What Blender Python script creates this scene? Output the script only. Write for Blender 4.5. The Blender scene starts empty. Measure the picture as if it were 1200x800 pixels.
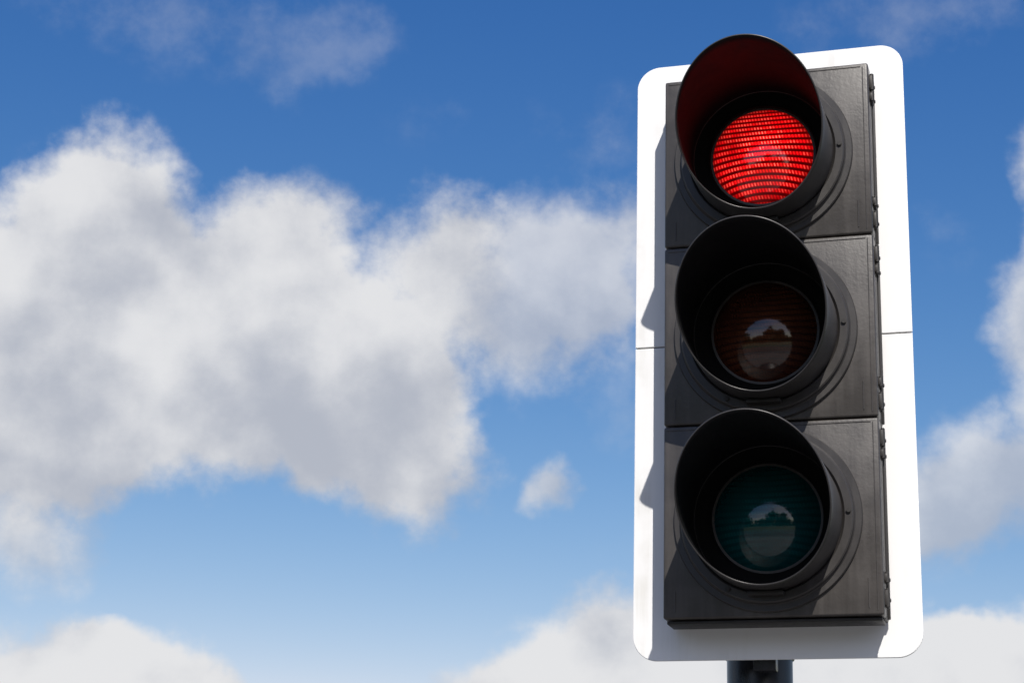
import bpy, bmesh, random
import numpy as np
from math import *
from mathutils import Vector, Matrix
random.seed(4)
S=bpy.context.scene
S.view_settings.view_transform='Standard'
try: S.view_settings.look='None'
except Exception: pass
S.view_settings.exposure=0
H=2.584            # height of the signal head centre above the ground

# ------------------------------------------------------------ node helpers
class NT:
    def __init__(s,tree): s.t=tree; s.t.nodes.clear()
    def n(s,typ,**kw):
        nd=s.t.nodes.new(typ)
        for k,v in kw.items(): setattr(nd,k,v)
        return nd
    def put(s,sock,v):
        if isinstance(v,bpy.types.NodeSocket): s.t.links.new(v,sock)
        else:
            try: sock.default_value=v
            except Exception: sock.default_value=tuple(v)+(1,)
    def m(s,op,a,b=0.0,c=None,clamp=False):
        nd=s.n('ShaderNodeMath',operation=op); nd.use_clamp=clamp
        s.put(nd.inputs[0],a); s.put(nd.inputs[1],b)
        if c is not None: s.put(nd.inputs[2],c)
        return nd.outputs[0]
    def v(s,op,a,b=(0,0,0),out=0):
        nd=s.n('ShaderNodeVectorMath',operation=op)
        s.put(nd.inputs[0],a)
        if op=='SCALE': s.put(nd.inputs['Scale'],b)
        else: s.put(nd.inputs[1],b)
        return nd.outputs[out]
    def mix(s,f,a,b):
        nd=s.n('ShaderNodeMix',data_type='RGBA')
        s.put(nd.inputs[0],f); s.put(nd.inputs[6],a); s.put(nd.inputs[7],b)
        return nd.outputs[2]
    def smooth(s,x,lo,hi,a=0.0,b=1.0,kind='SMOOTHSTEP'):
        nd=s.n('ShaderNodeMapRange',interpolation_type=kind)
        s.put(nd.inputs[0],x); nd.inputs[1].default_value=lo; nd.inputs[2].default_value=hi
        nd.inputs[3].default_value=a; nd.inputs[4].default_value=b
        return nd.outputs[0]
    def noise(s,vec,scale,detail=4,rough=.5,dist=0.0,out=0):
        nd=s.n('ShaderNodeTexNoise')
        s.put(nd.inputs['Vector'],vec); nd.inputs['Scale'].default_value=scale
        nd.inputs['Detail'].default_value=detail; nd.inputs['Roughness'].default_value=rough
        nd.inputs['Distortion'].default_value=dist
        return nd.outputs[out]
    def sep(s,v):
        nd=s.n('ShaderNodeSeparateXYZ'); s.put(nd.inputs[0],v); return nd.outputs
    def comb(s,x,y,z):
        nd=s.n('ShaderNodeCombineXYZ')
        for i,q in enumerate((x,y,z)): s.put(nd.inputs[i],q)
        return nd.outputs[0]

def newmat(name):
    m=bpy.data.materials.new(name); m.use_nodes=True
    t=NT(m.node_tree)
    out=t.n('ShaderNodeOutputMaterial'); p=t.n('ShaderNodeBsdfPrincipled')
    t.t.links.new(p.outputs[0],out.inputs[0])
    co=t.n('ShaderNodeTexCoord').outputs['Object']
    return m,t,p,co

def plastic(name,base,rough=.5,spec=.5,dust=.25,bump=.15,rvar=.12):
    m,t,p,co=newmat(name)
    a=t.noise(co,9,4,.6); b=t.noise(co,140,3,.6)
    streak=t.noise(t.v('MULTIPLY',co,(60,60,4)),1.0,3,.6)
    f=t.m('ADD',t.m('MULTIPLY',a,.6),t.m('MULTIPLY',streak,.4))
    f=t.smooth(f,.38,.68)
    c2=tuple(min(1,x*(1+dust*1.6)+dust*.012) for x in base); c1=tuple(x*(1-dust*.5) for x in base)
    col=t.mix(f,c1+(1,),c2+(1,))
    # pale specks of dust
    sp=t.n('ShaderNodeTexVoronoi'); t.put(sp.inputs['Vector'],co); sp.inputs['Scale'].default_value=95
    spk=t.m('MULTIPLY',t.smooth(sp.outputs['Distance'],.03,.09,1,0),t.smooth(a,.52,.62))
    col=t.mix(t.m('MULTIPLY',spk,.30),col,tuple(min(.6,x*3+.03) for x in base)+(1,))
    t.put(p.inputs['Base Color'],col)
    t.put(p.inputs['Roughness'],t.m('ADD',rough-rvar/2,t.m('MULTIPLY',f,rvar)))
    p.inputs['Specular IOR Level'].default_value=spec
    bm=t.n('ShaderNodeBump'); bm.inputs['Strength'].default_value=bump; bm.inputs['Distance'].default_value=.001
    t.put(bm.inputs['Height'],b); t.put(p.inputs['Normal'],bm.outputs[0])
    return m

M_house=plastic('black_polycarbonate_door',(.049,.044,.041),.42,.50,.28,.30)
M_body=plastic('black_polycarbonate_body',(.024,.022,.021),.55,.4,.25,.2)
M_bezel=plastic('bezel_plastic',(.032,.029,.028),.45,.5,.15,.15)
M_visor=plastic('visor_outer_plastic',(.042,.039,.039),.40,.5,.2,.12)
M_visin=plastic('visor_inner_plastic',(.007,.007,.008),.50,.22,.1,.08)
M_seal=plastic('lens_seal_rubber',(.004,.004,.004),.7,.12,.1,.08)
M_pole=plastic('pole_black_paint',(.014,.015,.020),.32,.5,.2,.1)
M_back=plastic('board_rear_grey',(.10,.10,.10),.55,.4,.2,.2)

def board_mat():
    m,t,p,co=newmat('board_white_reflective')
    a=t.noise(co,7,4,.6); st=t.noise(t.v('MULTIPLY',co,(45,45,2.5)),1.0,4,.6)
    f=t.m('MULTIPLY',t.smooth(a,.45,.75),t.smooth(st,.4,.7))
    col=t.mix(f,(.86,.86,.86,1),(.72,.71,.68,1))
    t.put(p.inputs['Base Color'],col); p.inputs['Roughness'].default_value=.45
    p.inputs['Specular IOR Level'].default_value=.3
    bm=t.n('ShaderNodeBump'); bm.inputs['Strength'].default_value=.08; bm.inputs['Distance'].default_value=.001
    t.put(bm.inputs['Height'],t.noise(co,60,3,.6)); t.put(p.inputs['Normal'],bm.outputs[0])
    return m
M_board=board_mat()

def lens_mat(name,dark,lite,emit=None):
    m,t,p,co=newmat(name)
    x,y,z=t.sep(co)
    x2=t.m('MULTIPLY',x,x)
    zc=t.m('ADD',z,t.m('MULTIPLY',t.m('MULTIPLY',x2,z),-28.0))      # rows bow outwards like the moulded cover
    zc=t.m('ADD',zc,t.m('MULTIPLY',x2,-.55))
    row=t.m('SINE',t.m('MULTIPLY',zc,2*pi/.0098))
    row=t.smooth(row,-.75,.35)
    # lenslets along each row
    dot=t.m('SINE',t.m('MULTIPLY',t.m('ADD',x,t.m('MULTIPLY',zc,.25)),2*pi/.0052))
    dot=t.smooth(dot,-.5,.9)
    nz=t.noise(co,55,3,.6); nzb=t.noise(co,16,2,.5)
    rr=t.v('LENGTH',t.comb(x,0.0,z),out=1)
    edge=t.smooth(rr,.070,.0885,1,.35)
    f=t.m('MULTIPLY',row,t.m('ADD',.55,t.m('MULTIPLY',dot,.45)))
    f=t.m('MULTIPLY',f,edge)
    if not emit: f=t.m('MULTIPLY',f,t.smooth(nzb,.40,.70,.15,1.0,'LINEAR'))
    t.put(p.inputs['Base Color'],t.mix(f,dark+(1,),lite+(1,)))
    p.inputs['Roughness'].default_value=.09
    p.inputs['IOR'].default_value=1.5
    p.inputs['Coat Weight'].default_value=.6; p.inputs['Coat Roughness'].default_value=.045
    bm=t.n('ShaderNodeBump'); bm.inputs['Strength'].default_value=.10; bm.inputs['Distance'].default_value=.0008
    t.put(bm.inputs['Height'],f); t.put(p.inputs['Normal'],bm.outputs[0])
    if emit:
        g=t.m('MULTIPLY',f,t.smooth(nzb,.3,.7,.6,1.15,'LINEAR'))
        hot=t.m('MULTIPLY',t.m('MULTIPLY',t.smooth(t.m('MULTIPLY',row,dot),.72,1.0),t.smooth(nz,.42,.60)),t.smooth(rr,.03,.085,1,.4))
        cen=t.smooth(t.v('LENGTH',t.comb(t.m('ADD',x,-.004),0.0,t.m('ADD',z,-.012)),out=1),.0,.060,1,0)
        col=t.mix(g,(.22,.0004,.001,1),(1.0,.004,.006,1))
        col=t.mix(t.m('MULTIPLY',hot,.9),col,(1.0,.16,.11,1))
        t.put(p.inputs['Emission Color'],col)
        st=t.m('ADD',.36,t.m('MULTIPLY',g,1.15))
        t.put(p.inputs['Emission Strength'],t.m('MULTIPLY',st,t.m('ADD',1.0,t.m('MULTIPLY',cen,.75))))
    return m
M_red=lens_mat('red_led_lens',(.05,.0,.0),(.25,.005,.005),True)
M_amb=lens_mat('amber_lens_unlit',(.046,.013,.007),(.140,.042,.016))
M_grn=lens_mat('green_lens_unlit',(.002,.043,.047),(.004,.095,.098))

# ------------------------------------------------------------ mesh helpers
def obj(name,bm,mats,parent=None,loc=(0,0,0),smooth=True,angle=35):
    me=bpy.data.meshes.new(name); bm.normal_update(); bm.to_mesh(me); bm.free()
    o=bpy.data.objects.new(name,me); S.collection.objects.link(o)
    for m in (mats if isinstance(mats,(list,tuple)) else [mats]): me.materials.append(m)
    if smooth:
        me.polygons.foreach_set('use_smooth',[True]*len(me.polygons))
        try: me.set_sharp_from_angle(angle=radians(angle))
        except Exception: pass
    o.location=loc
    if parent: o.parent=parent
    return o
def add_box(bm,x0,x1,y0,y1,z0,z1,bev=0,seg=2,mi=0):
    g=bmesh.ops.create_cube(bm,size=1)
    vs=g['verts']
    for v in vs:
        v.co=Vector(((x0+x1)/2+v.co.x*(x1-x0),(y0+y1)/2+v.co.y*(y1-y0),(z0+z1)/2+v.co.z*(z1-z0)))
    fs=set(f for v in vs for f in v.link_faces)
    for f in fs: f.material_index=mi
    if bev:
        es=list(set(e for v in vs for e in v.link_edges))
        bmesh.ops.bevel(bm,geom=es,offset=bev,segments=seg,affect='EDGES',profile=.5)
def lathe(bm,prof,n=128,cx=0,cz=0,mi=0):
    """prof: list of (r,y) revolved about the Y axis"""
    rings=[]
    for r,y in prof:
        if r<1e-6: rings.append([bm.verts.new((cx,y,cz))])
        else: rings.append([bm.verts.new((cx+r*sin(2*pi*i/n),y,cz+r*cos(2*pi*i/n))) for i in range(n)])
    for a,b in zip(rings,rings[1:]):
        for i in range(n):
            j=(i+1)%n
            if len(a)==1: f=bm.faces.new((a[0],b[i],b[j]))
            elif len(b)==1: f=bm.faces.new((a[i],b[0],a[j]))
            else: f=bm.faces.new((a[i],b[i],b[j],a[j]))
            f.material_index=mi
    return rings
def cyl(bm,p,axis,r,l,n=20,bev=0,mi=0):
    g=bmesh.ops.create_cone(bm,cap_ends=True,segments=n,radius1=r,radius2=r,depth=l)
    q=Vector((0,0,1)).rotation_difference(Vector(axis)).to_matrix().to_4x4()
    bmesh.ops.transform(bm,matrix=Matrix.Translation(p)@q,verts=g['verts'])
    for f in set(f for v in g['verts'] for f in v.link_faces): f.material_index=mi
    if bev:
        es=[e for e in set(e for v in g['verts'] for e in v.link_edges) if any(len(f.verts)>4 for f in e.link_faces)]
        bmesh.ops.bevel(bm,geom=es,offset=bev,segments=2,affect='EDGES')

root=bpy.data.objects.new('traffic_light',None); S.collection.objects.link(root)
root.location=(0,0,H); root.empty_display_size=.3

# ------------------------------------------------------------ backing board
XL,XR,ZT,ZB,BY=-.2352,.2300,.5298,-.5246,.080
def board_half(name,z0,z1,top):
    r=.040; pts=[]
    def arc(cx,cz,a0,a1,n=12):
        for i in range(n+1):
            a=a0+(a1-a0)*i/n; pts.append((cx+r*cos(a),cz+r*sin(a)))
    if top:
        pts+= [(XL,z0),(XR,z0)]
        arc(XR-r,z1-r,0,pi/2); arc(XL+r,z1-r,pi/2,pi)
    else:
        pts+= [(XR,z1),(XL,z1)]
        arc(XL+r,z0+r,pi,1.5*pi); arc(XR-r,z0+r,1.5*pi,2*pi)
    bm=bmesh.new()
    f=bm.faces.new([bm.verts.new((x,BY,z)) for x,z in pts])
    f.normal_update()
    if f.normal.y>0: bmesh.ops.reverse_faces(bm,faces=[f])
    g=bmesh.ops.extrude_face_region(bm,geom=[f])
    nv=[e for e in g['geom'] if isinstance(e,bmesh.types.BMVert)]
    for v in nv: v.co.y+=.004
    bmesh.ops.recalc_face_normals(bm,faces=bm.faces)
    es=[e for e in bm.edges if abs(e.calc_length())>0 and all(abs(v.co.y-BY)<1e-6 for v in e.verts)]
    bmesh.ops.bevel(bm,geom=es,offset=.0008,segments=2,affect='EDGES')
    for f in bm.faces:
        f.material_index=1 if f.normal.y>.9 else 0
    return obj(name,bm,[M_board,M_back],root,smooth=False)
board_half('backing_board_upper',.0083,ZT,True)
board_half('backing_board_lower',ZB,.0060,False)
bm=bmesh.new()      # dark joint strip behind the gap between the two halves
add_box(bm,XL+.002,XR-.002,BY+.0045,BY+.0075,-.012,.026,.0005,1)
obj('board_joint_strip',bm,M_body,root)

# ------------------------------------------------------------ housing modules
HL,HR=-.1681,.1789; HT,HB=.4623,-.4716
zs=[(.1550,HT),(-.1550,.1550),(HB,-.1550)]
nm=['red','amber','green']
for k,(z0,z1) in enumerate(zs):
    g=.0012
    bm=bmesh.new()
    add_box(bm,HL,HR,0,.034,z0+g,z1-g,.0035,3)
    obj('door_'+nm[k],bm,M_house,root)
    bm=bmesh.new()
    add_box(bm,HL-.002,HR-.001,.0345,.0785,z0+.0004,z1-.0004,.004,2)
    add_box(bm,HL-.0045,HR+.003,.060,.070,z0+.004,z1-.004,.002,2)
    obj('body_'+nm[k],bm,M_body,root)
    bm=bmesh.new()
    add_box(bm,.1555,.1575,-.0010,.002,z0+.012,z0+.060,.0005,1)
    add_box(bm,-.1500,-.1480,-.0010,.002,z0+.012,z0+.045,.0005,1)
    # thin raised frame bead along the door's edge
    add_box(bm,HR-.010,HR-.0085,-.0008,.002,z0+.008,z1-.008,.0004,1)
    add_box(bm,HL+.006,HR-.012,-.0008,.002,z1-.0085,z1-.0070,.0004,1)
    obj('door_ribs_'+nm[k],bm,M_house,root)
    bm=bmesh.new()
    for zc,h in ((z0+.030,.024),(z0+.062,.012),(z1-.030,.024),(z1-.056,.012)):
        add_box(bm,HR-.001,HR+.0050,.014,.046,zc-h/2,zc+h/2,.0015,2)
        cyl(bm,(HR+.0040,.018,zc),(0,0,1),.0036,h+.006,14,.001)
        cyl(bm,(HR+.0050,.040,zc),(1,0,0),.0036,.004,14,.001)
    cyl(bm,(HR+.0030,.028,(z0+z1)/2),(0,0,1),.0014,(z1-z0)-.03,10)
    obj('hinges_'+nm[k],bm,M_body,root)
bm=bmesh.new()
add_box(bm,HL+.004,HR-.004,.010,.060,HB-.006,HB-.0005,.002,2)
obj('chin_lip',bm,M_body,root)
bm=bmesh.new()
cyl(bm,(.002,-.0008,HB+.012),(0,1,0),.0032,.003,14,.0006)
obj('door_screw',bm,M_back,root)
bm=bmesh.new()
add_box(bm,HL+.01,HR-.01,.0885,.125,HB+.01,HT-.01,.012,3)
obj('rear_housing',bm,M_body,root)

# ------------------------------------------------------------ visors, rings, lenses
R=.1199; T=.0030; LT,LB=.2212,.0680; ZC=-.0033
LR=.0885
for k,(zc,mat) in enumerate(((.31+ZC,M_red),(ZC,M_amb),(-.31+ZC,M_grn))):
    bm=bmesh.new()
    lathe(bm,[(.1505,.002),(.1505,-.0035),(.1490,-.0060),(.1400,-.0062),(.1385,-.0080),
              (.1375,-.0130),(.1355,-.0150),(.1240,-.0150),(.1215,-.0120),(.1160,-.006)],160)
    obj('bezel_ring_'+nm[k],bm,M_bezel,root,(0,0,zc),angle=28)
    bm=bmesh.new()
    lathe(bm,[(.1185,-.004),(.1000,-.0030),(.0935,-.0035),(.0905,-.0045),(.0885,.001)],128)
    obj('lens_seal_'+nm[k],bm,M_seal,root,(0,0,zc),angle=28)
    # visor: obliquely cut tube with a rounded lip
    bm=bmesh.new(); N=192; NA=10
    def yc(th):
        c=cos(th)
        return -(LT+LB)/2-(LT-LB)/2*c
    prof=[]
    for i in range(NA+1): prof.append(('o',i/NA))
    prof.append(('l1',1)); prof.append(('l2',1))
    for i in range(NA,-1,-1): prof.append(('i',i/NA))
    rings=[]
    for kind,s in prof:
        ring=[]
        for i in range(N):
            th=2*pi*i/N; ye=yc(th); y0=-.002
            wob=1+.0035*sin(2*th+.6+k)*s        # thin plastic, never perfectly round
            if kind=='o': r=R; y=y0+(ye+.0008-y0)*s
            elif kind=='i': r=R-T; y=y0+(ye+.0008-y0)*s
            elif kind=='l1': r=R-.0008; y=ye
            else: r=R-T+.0008; y=ye
            r*=wob
            ring.append(bm.verts.new((r*sin(th),y,r*cos(th))))
        rings.append(ring)
    for q,(a,b) in enumerate(zip(rings,rings[1:])):
        for i in range(N):
            j=(i+1)%N
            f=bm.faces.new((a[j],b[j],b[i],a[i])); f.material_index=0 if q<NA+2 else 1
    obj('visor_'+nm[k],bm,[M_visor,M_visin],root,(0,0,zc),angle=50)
    bm=bmesh.new()
    for a in (88,208,328):
        th=radians(a)
        cyl(bm,(.1300*sin(th),-.0160,.1300*cos(th)),(0,1,0),.0040,.005,16,.0008)
    add_box(bm,-.028,.028,-.030,-.013,-.1270,-.1205,.0015,2)
    obj('visor_fixings_'+nm[k],bm,M_body,root,(0,0,zc))
    # domed lens
    bm=bmesh.new(); rho=.135; base=.003
    yc0=base+sqrt(rho*rho-LR*LR)
    pr=[]; amax=asin(LR/rho)
    for i in range(25):
        a=amax*i/24; pr.append((rho*sin(a),yc0-rho*cos(a)))
    lathe(bm,pr,128)
    bmesh.ops.recalc_face_normals(bm,faces=bm.faces)
    if sum(f.normal.y for f in bm.faces)>0: bmesh.ops.reverse_faces(bm,faces=bm.faces)
    obj('lens_'+nm[k],bm,mat,root,(0,0,zc),angle=180)

# ------------------------------------------------------------ pole and brackets
PX,PY,PR=-.046,.190,.054
bm=bmesh.new(); N=48
zz=[(-H,PR),(.33,PR),(.345,PR*.98),(.356,PR*.8),(.362,PR*.45),(.364,.0001)]
rg=[[bm.verts.new((PX+r*cos(2*pi*i/N),PY+r*sin(2*pi*i/N),z)) for i in range(N)] for z,r in zz]
for a,b in zip(rg,rg[1:]):
    for i in range(N): bm.faces.new((a[i],a[(i+1)%N],b[(i+1)%N],b[i]))
obj('pole',bm,M_pole,root)
bm=bmesh.new()
for zb in (-.492,.25):
    cyl(bm,(PX,PY,zb),(0,0,1),PR+.003,.035,40,.001)
    add_box(bm,PX-.022,PX+.022,.086,PY-.035,zb-.018,zb+.018,.002,2)
    add_box(bm,PX-.008,PX+.008,PY+PR,PY+PR+.022,zb-.014,zb+.014,.002,2)
# small bracket foot that shows just under the board
add_box(bm,-.040,-.004,.092,.118,ZB-.016,ZB+.03,.002,2)
obj('pole_brackets',bm,M_pole,root)
bm=bmesh.new()
cyl(bm,(PX,PY,-H+.03),(0,0,1),PR+.02,.06,40,.008)
obj('pole_base_collar',bm,M_pole,root)

# ------------------------------------------------------------ ground, pavement, road
def sheet(name,x0,x1,y0,y1,z,mat,h=0):
    bm=bmesh.new()
    if h: add_box(bm,x0,x1,y0,y1,z,z+h,.01,2)
    else: bm.faces.new([bm.verts.new(p) for p in ((x0,y0,z),(x1,y0,z),(x1,y1,z),(x0,y1,z))])
    return obj(name,bm,mat,smooth=False)
def gmat(name,c1,c2,sc,rough=.9):
    m,t,p,co=newmat(name)
    f=t.noise(co,sc,5,.65); f2=t.noise(co,sc*.05,3,.5)
    t.put(p.inputs['Base Color'],t.mix(t.smooth(t.m('ADD',t.m('MULTIPLY',f,.6),t.m('MULTIPLY',f2,.4)),.35,.65),c1+(1,),c2+(1,)))
    p.inputs['Roughness'].default_value=rough
    bm_=t.n('ShaderNodeBump'); bm_.inputs['Strength'].default_value=.4; t.put(bm_.inputs['Height'],f); t.put(p.inputs['Normal'],bm_.outputs[0])
    return m
sheet('ground',-1500,1500,-1500,1500,0,gmat('grass',(.035,.055,.018),(.08,.10,.035),6))
sheet('road',-200,200,-14,-7,.004,gmat('asphalt',(.04,.04,.042),(.065,.064,.062),40))
sheet('pavement',-200,200,-6.8,2.0,-.05,gmat('paving',(.12,.115,.11),(.19,.18,.17),12),.052)
sheet('kerb',-200,200,-6.995,-6.81,-.05,gmat('kerb_concrete',(.28,.27,.26),(.36,.35,.33),20),.15)
# distant mass of trees beyond the road (seen only as a reflection in the lenses)
bm=bmesh.new(); n=400
for i in range(n):
    x=-160+320*i/(n-1)
    h=7+5*sin(i*.13)+2.5*sin(i*.41+1)+2*random.random()
    for j in range(5):
        s=1.2+1.2*random.random()
        m=Matrix.Translation((x+random.uniform(-1,1),-40+random.uniform(-3,3),h*(j+.6)/5))@Matrix.Diagonal((s,s,s*.8,1))
        bmesh.ops.create_icosphere(bm,subdivisions=1,radius=1,matrix=m)
for v in bm.verts: v.co+=Vector((random.uniform(-.3,.3),random.uniform(-.3,.3),random.uniform(-.3,.3)))
obj('tree_line',bm,gmat('foliage',(.03,.05,.015),(.08,.11,.03),3),smooth=False)

# ------------------------------------------------------------ camera
yw,pt,rl,F=-.2954,.3066,.0290,2267.55
f=Vector((sin(yw)*cos(pt),cos(yw)*cos(pt),sin(pt)))
r=f.cross(Vector((0,0,1))).normalized(); u=r.cross(f)
r2=cos(rl)*r+sin(rl)*u; u2=-sin(rl)*r+cos(rl)*u
cam=bpy.data.cameras.new('camera'); co=bpy.data.objects.new('camera',cam); S.collection.objects.link(co)
cam.sensor_width=36; cam.lens=F/1200*36; cam.clip_start=.05; cam.clip_end=5000
co.matrix_world=Matrix(((r2.x,u2.x,-f.x,.4805),(r2.y,u2.y,-f.y,-2.9976),(r2.z,u2.z,-f.z,H-.9842),(0,0,0,1)))
S.camera=co

# ------------------------------------------------------------ sun
sd=Vector((.455,-1.0,1.16)).normalized()
sl=bpy.data.lights.new('sun','SUN'); sl.energy=5.0; sl.angle=radians(.5); sl.color=(1,.955,.89)
so=bpy.data.objects.new('sun',sl); S.collection.objects.link(so)
so.rotation_euler=sd.to_track_quat('Z','Y').to_euler(); so.location=(8,-20,25)

# ------------------------------------------------------------ world: sky + clouds (fixed in world directions)
W=bpy.data.worlds.new('World'); S.world=W; W.use_nodes=True
try:
    W.cycles.sampling_method='MANUAL'; W.cycles.sample_map_resolution=256
except Exception: pass
t=NT(W.node_tree)
out=t.n('ShaderNodeOutputWorld'); bg=t.n('ShaderNodeBackground'); t.t.links.new(bg.outputs[0],out.inputs[0])
STR=.10; bg.inputs[1].default_value=STR
sky=t.n('ShaderNodeTexSky'); sky.sky_type='NISHITA'; sky.sun_disc=False
sky.sun_elevation=asin(sd.z); sky.sun_rotation=atan2(sd.x,sd.y)
sky.altitude=200; sky.air_density=1.0; sky.dust_density=.6; sky.ozone_density=2.5
d=t.v('NORMALIZE',t.n('ShaderNodeTexCoord').outputs['Generated'])
cF=Vector((-.27748,.91202,.30182)).normalized()
cR=Vector((.95712,.28954,0.0278)); cR=(cR-cR.dot(cF)*cF).normalized(); cU=cR.cross(cF)
df=t.v('DOT_PRODUCT',d,tuple(cF),out=1)
dfm=t.m('MAXIMUM',df,.05)
U=t.m('MULTIPLY',t.m('DIVIDE',t.v('DOT_PRODUCT',d,tuple(cR),out=1),dfm),22.675)
V=t.m('MULTIPLY',t.m('DIVIDE',t.v('DOT_PRODUCT',d,tuple(cU),out=1),dfm),22.675)
P=t.comb(U,V,0.0)
w1=t.v('SUBTRACT',t.noise(P,.85,4,.60,out=1),(.5,.5,.5))
Pw=t.v('MULTIPLY',t.v('ADD',P,t.v('SCALE',w1,.95)),(1,1,0))
def field(blobs):
    D=None
    for bx,by,rx,ry,ro,wt in blobs:
        mp=t.n('ShaderNodeMapping',vector_type='TEXTURE')
        t.put(mp.inputs[0],Pw); mp.inputs[1].default_value=(bx,by,0); mp.inputs[2].default_value=(0,0,radians(ro)); mp.inputs[3].default_value=(rx,ry,1)
        gr=t.n('ShaderNodeTexGradient',gradient_type='SPHERICAL'); t.put(gr.inputs[0],mp.outputs[0])
        D=t.m('MULTIPLY',gr.outputs['Fac'],wt) if D is None else t.m('MULTIPLY_ADD',gr.outputs['Fac'],wt,D)
    return D
D=field([ # (x,y,rx,ry,rot,weight) chart units
 (-5.6,.4,2.3,1.9,0,1.2),(-4.75,1.75,1.2,1.2,0,.9),(-5.8,-1.3,1.6,1.4,0,.9),(-4.9,-.9,1.6,1.2,0,.7),
 (-3.7,.5,2.1,1.7,0,1.1),(-3.6,-.9,1.9,1.1,-10,.7),(-2.4,1.05,1.2,1.1,0,.6),(-2.2,-.5,2.0,1.5,-25,1.0),(-1.3,-1.3,1.5,1.3,-20,.9),
 (-1.0,.3,1.4,1.2,0,.7),(-.7,1.3,1.0,.9,0,.65),
 (-5.4,-3.98,1.6,.95,0,1.1),(-4.3,-4.05,1.4,.9,0,1.05),(-3.6,-4.3,.9,.7,0,.7),
 (.0,-4.25,1.5,.85,12,1.0),(1.2,-3.9,1.7,1.3,8,1.3),(2.8,-3.9,2.0,1.1,0,1.3),(4.6,-3.97,2.0,1.05,0,1.3),(5.8,-3.93,1.6,1.05,0,1.2)])
Dw=field([(-5.6,-2.3,1.3,1.0,0,.9),(.5,1.0,1.9,1.1,8,1.2),(.2,.2,1.3,1.1,30,1.0),(1.1,.5,.9,1.1,0,.5),(.42,-1.68,.50,.40,0,1.15),
 (6.45,.1,1.1,1.3,0,1.7),(5.6,-1.6,1.7,1.0,10,1.2),(6.4,2.0,.7,1.2,0,1.2),(4.9,-2.1,1.5,.9,0,.6)])
Df=field([(-3.7,3.8,2.8,.9,-8,.8),(-2.2,3.4,1.3,.8,30,.7),(4.9,3.8,2.6,.8,5,.8),(1.0,2.4,1.4,.9,15,.5),(2.5,-2.3,2.6,.9,0,.3),(-.8,2.7,1.4,.6,20,.3),
 (-5.4,2.3,.9,.7,60,.4),(1.4,-.6,1.4,1.4,0,.6),(5.0,1.2,1.2,.6,-30,.4)])
n1=t.noise(P,1.05,8,.60)
nn=t.m('SUBTRACT',n1,.5)
dens=t.m('MULTIPLY_ADD',nn,1.05,D)
A=t.m('MULTIPLY',t.smooth(dens,.10,.66),t.smooth(D,.01,.20))
A2=t.m('MULTIPLY',t.m('MULTIPLY',t.smooth(t.m('MULTIPLY_ADD',nn,1.3,Dw),.08,.90),t.smooth(Dw,.0,.30)),.78)
A3=t.m('MULTIPLY',t.m('MULTIPLY',t.smooth(t.m('MULTIPLY_ADD',nn,2.2,Df),.15,1.1),t.smooth(Df,.0,.4)),.18)
A=t.m('SUBTRACT',1.0,t.m('MULTIPLY',t.m('MULTIPLY',t.m('SUBTRACT',1.0,A),t.m('SUBTRACT',1.0,A2)),t.m('SUBTRACT',1.0,A3)))
A=t.m('MULTIPLY',A,t.smooth(df,.1,.3))
# generic fair-weather cloud everywhere else in the sky
rad=t.v('LENGTH',t.v('MULTIPLY',P,(.85,1.15,0)),out=1)
outm=t.m('MAXIMUM',t.smooth(rad,7.2,9.8),t.m('SUBTRACT',1.0,t.smooth(df,.3,.6)))
G=t.smooth(t.noise(t.v('MULTIPLY',d,(1,1,2.2)),2.6,4,.6),.50,.66)
A=t.m('MAXIMUM',A,t.m('MULTIPLY',G,outm))
A=t.m('MULTIPLY',A,.96)
# cloud tone: bright sunlit tops, greyer undersides
D2=t.noise(t.v('ADD',P,(.12,.38,0)),.60,2,.5)
sh=t.m('ADD',D2,t.m('MULTIPLY',nn,.50))
sh=t.m('SUBTRACT',sh,t.m('MULTIPLY',t.smooth(V,1.6,-1.8),.14))
sh=t.m('ADD',sh,t.m('MULTIPLY',t.smooth(V,-2.4,-3.2),.24))
cc=t.mix(t.smooth(sh,.22,.66),(4.6,4.85,5.5,1),(7.9,7.9,8.0,1))
# deep clear blue
sx,sy,sz=t.sep(sky.outputs[0])
g_=t.m('MULTIPLY',t.m('POWER',sy,1.40),.595)
r_=t.m('MINIMUM',t.m('MULTIPLY',t.m('POWER',sx,2.15),.32),g_)
b_=t.m('MULTIPLY',t.m('POWER',sz,.87),1.42)
t.put(bg.inputs[0],t.mix(A,t.comb(r_,g_,b_),cc))
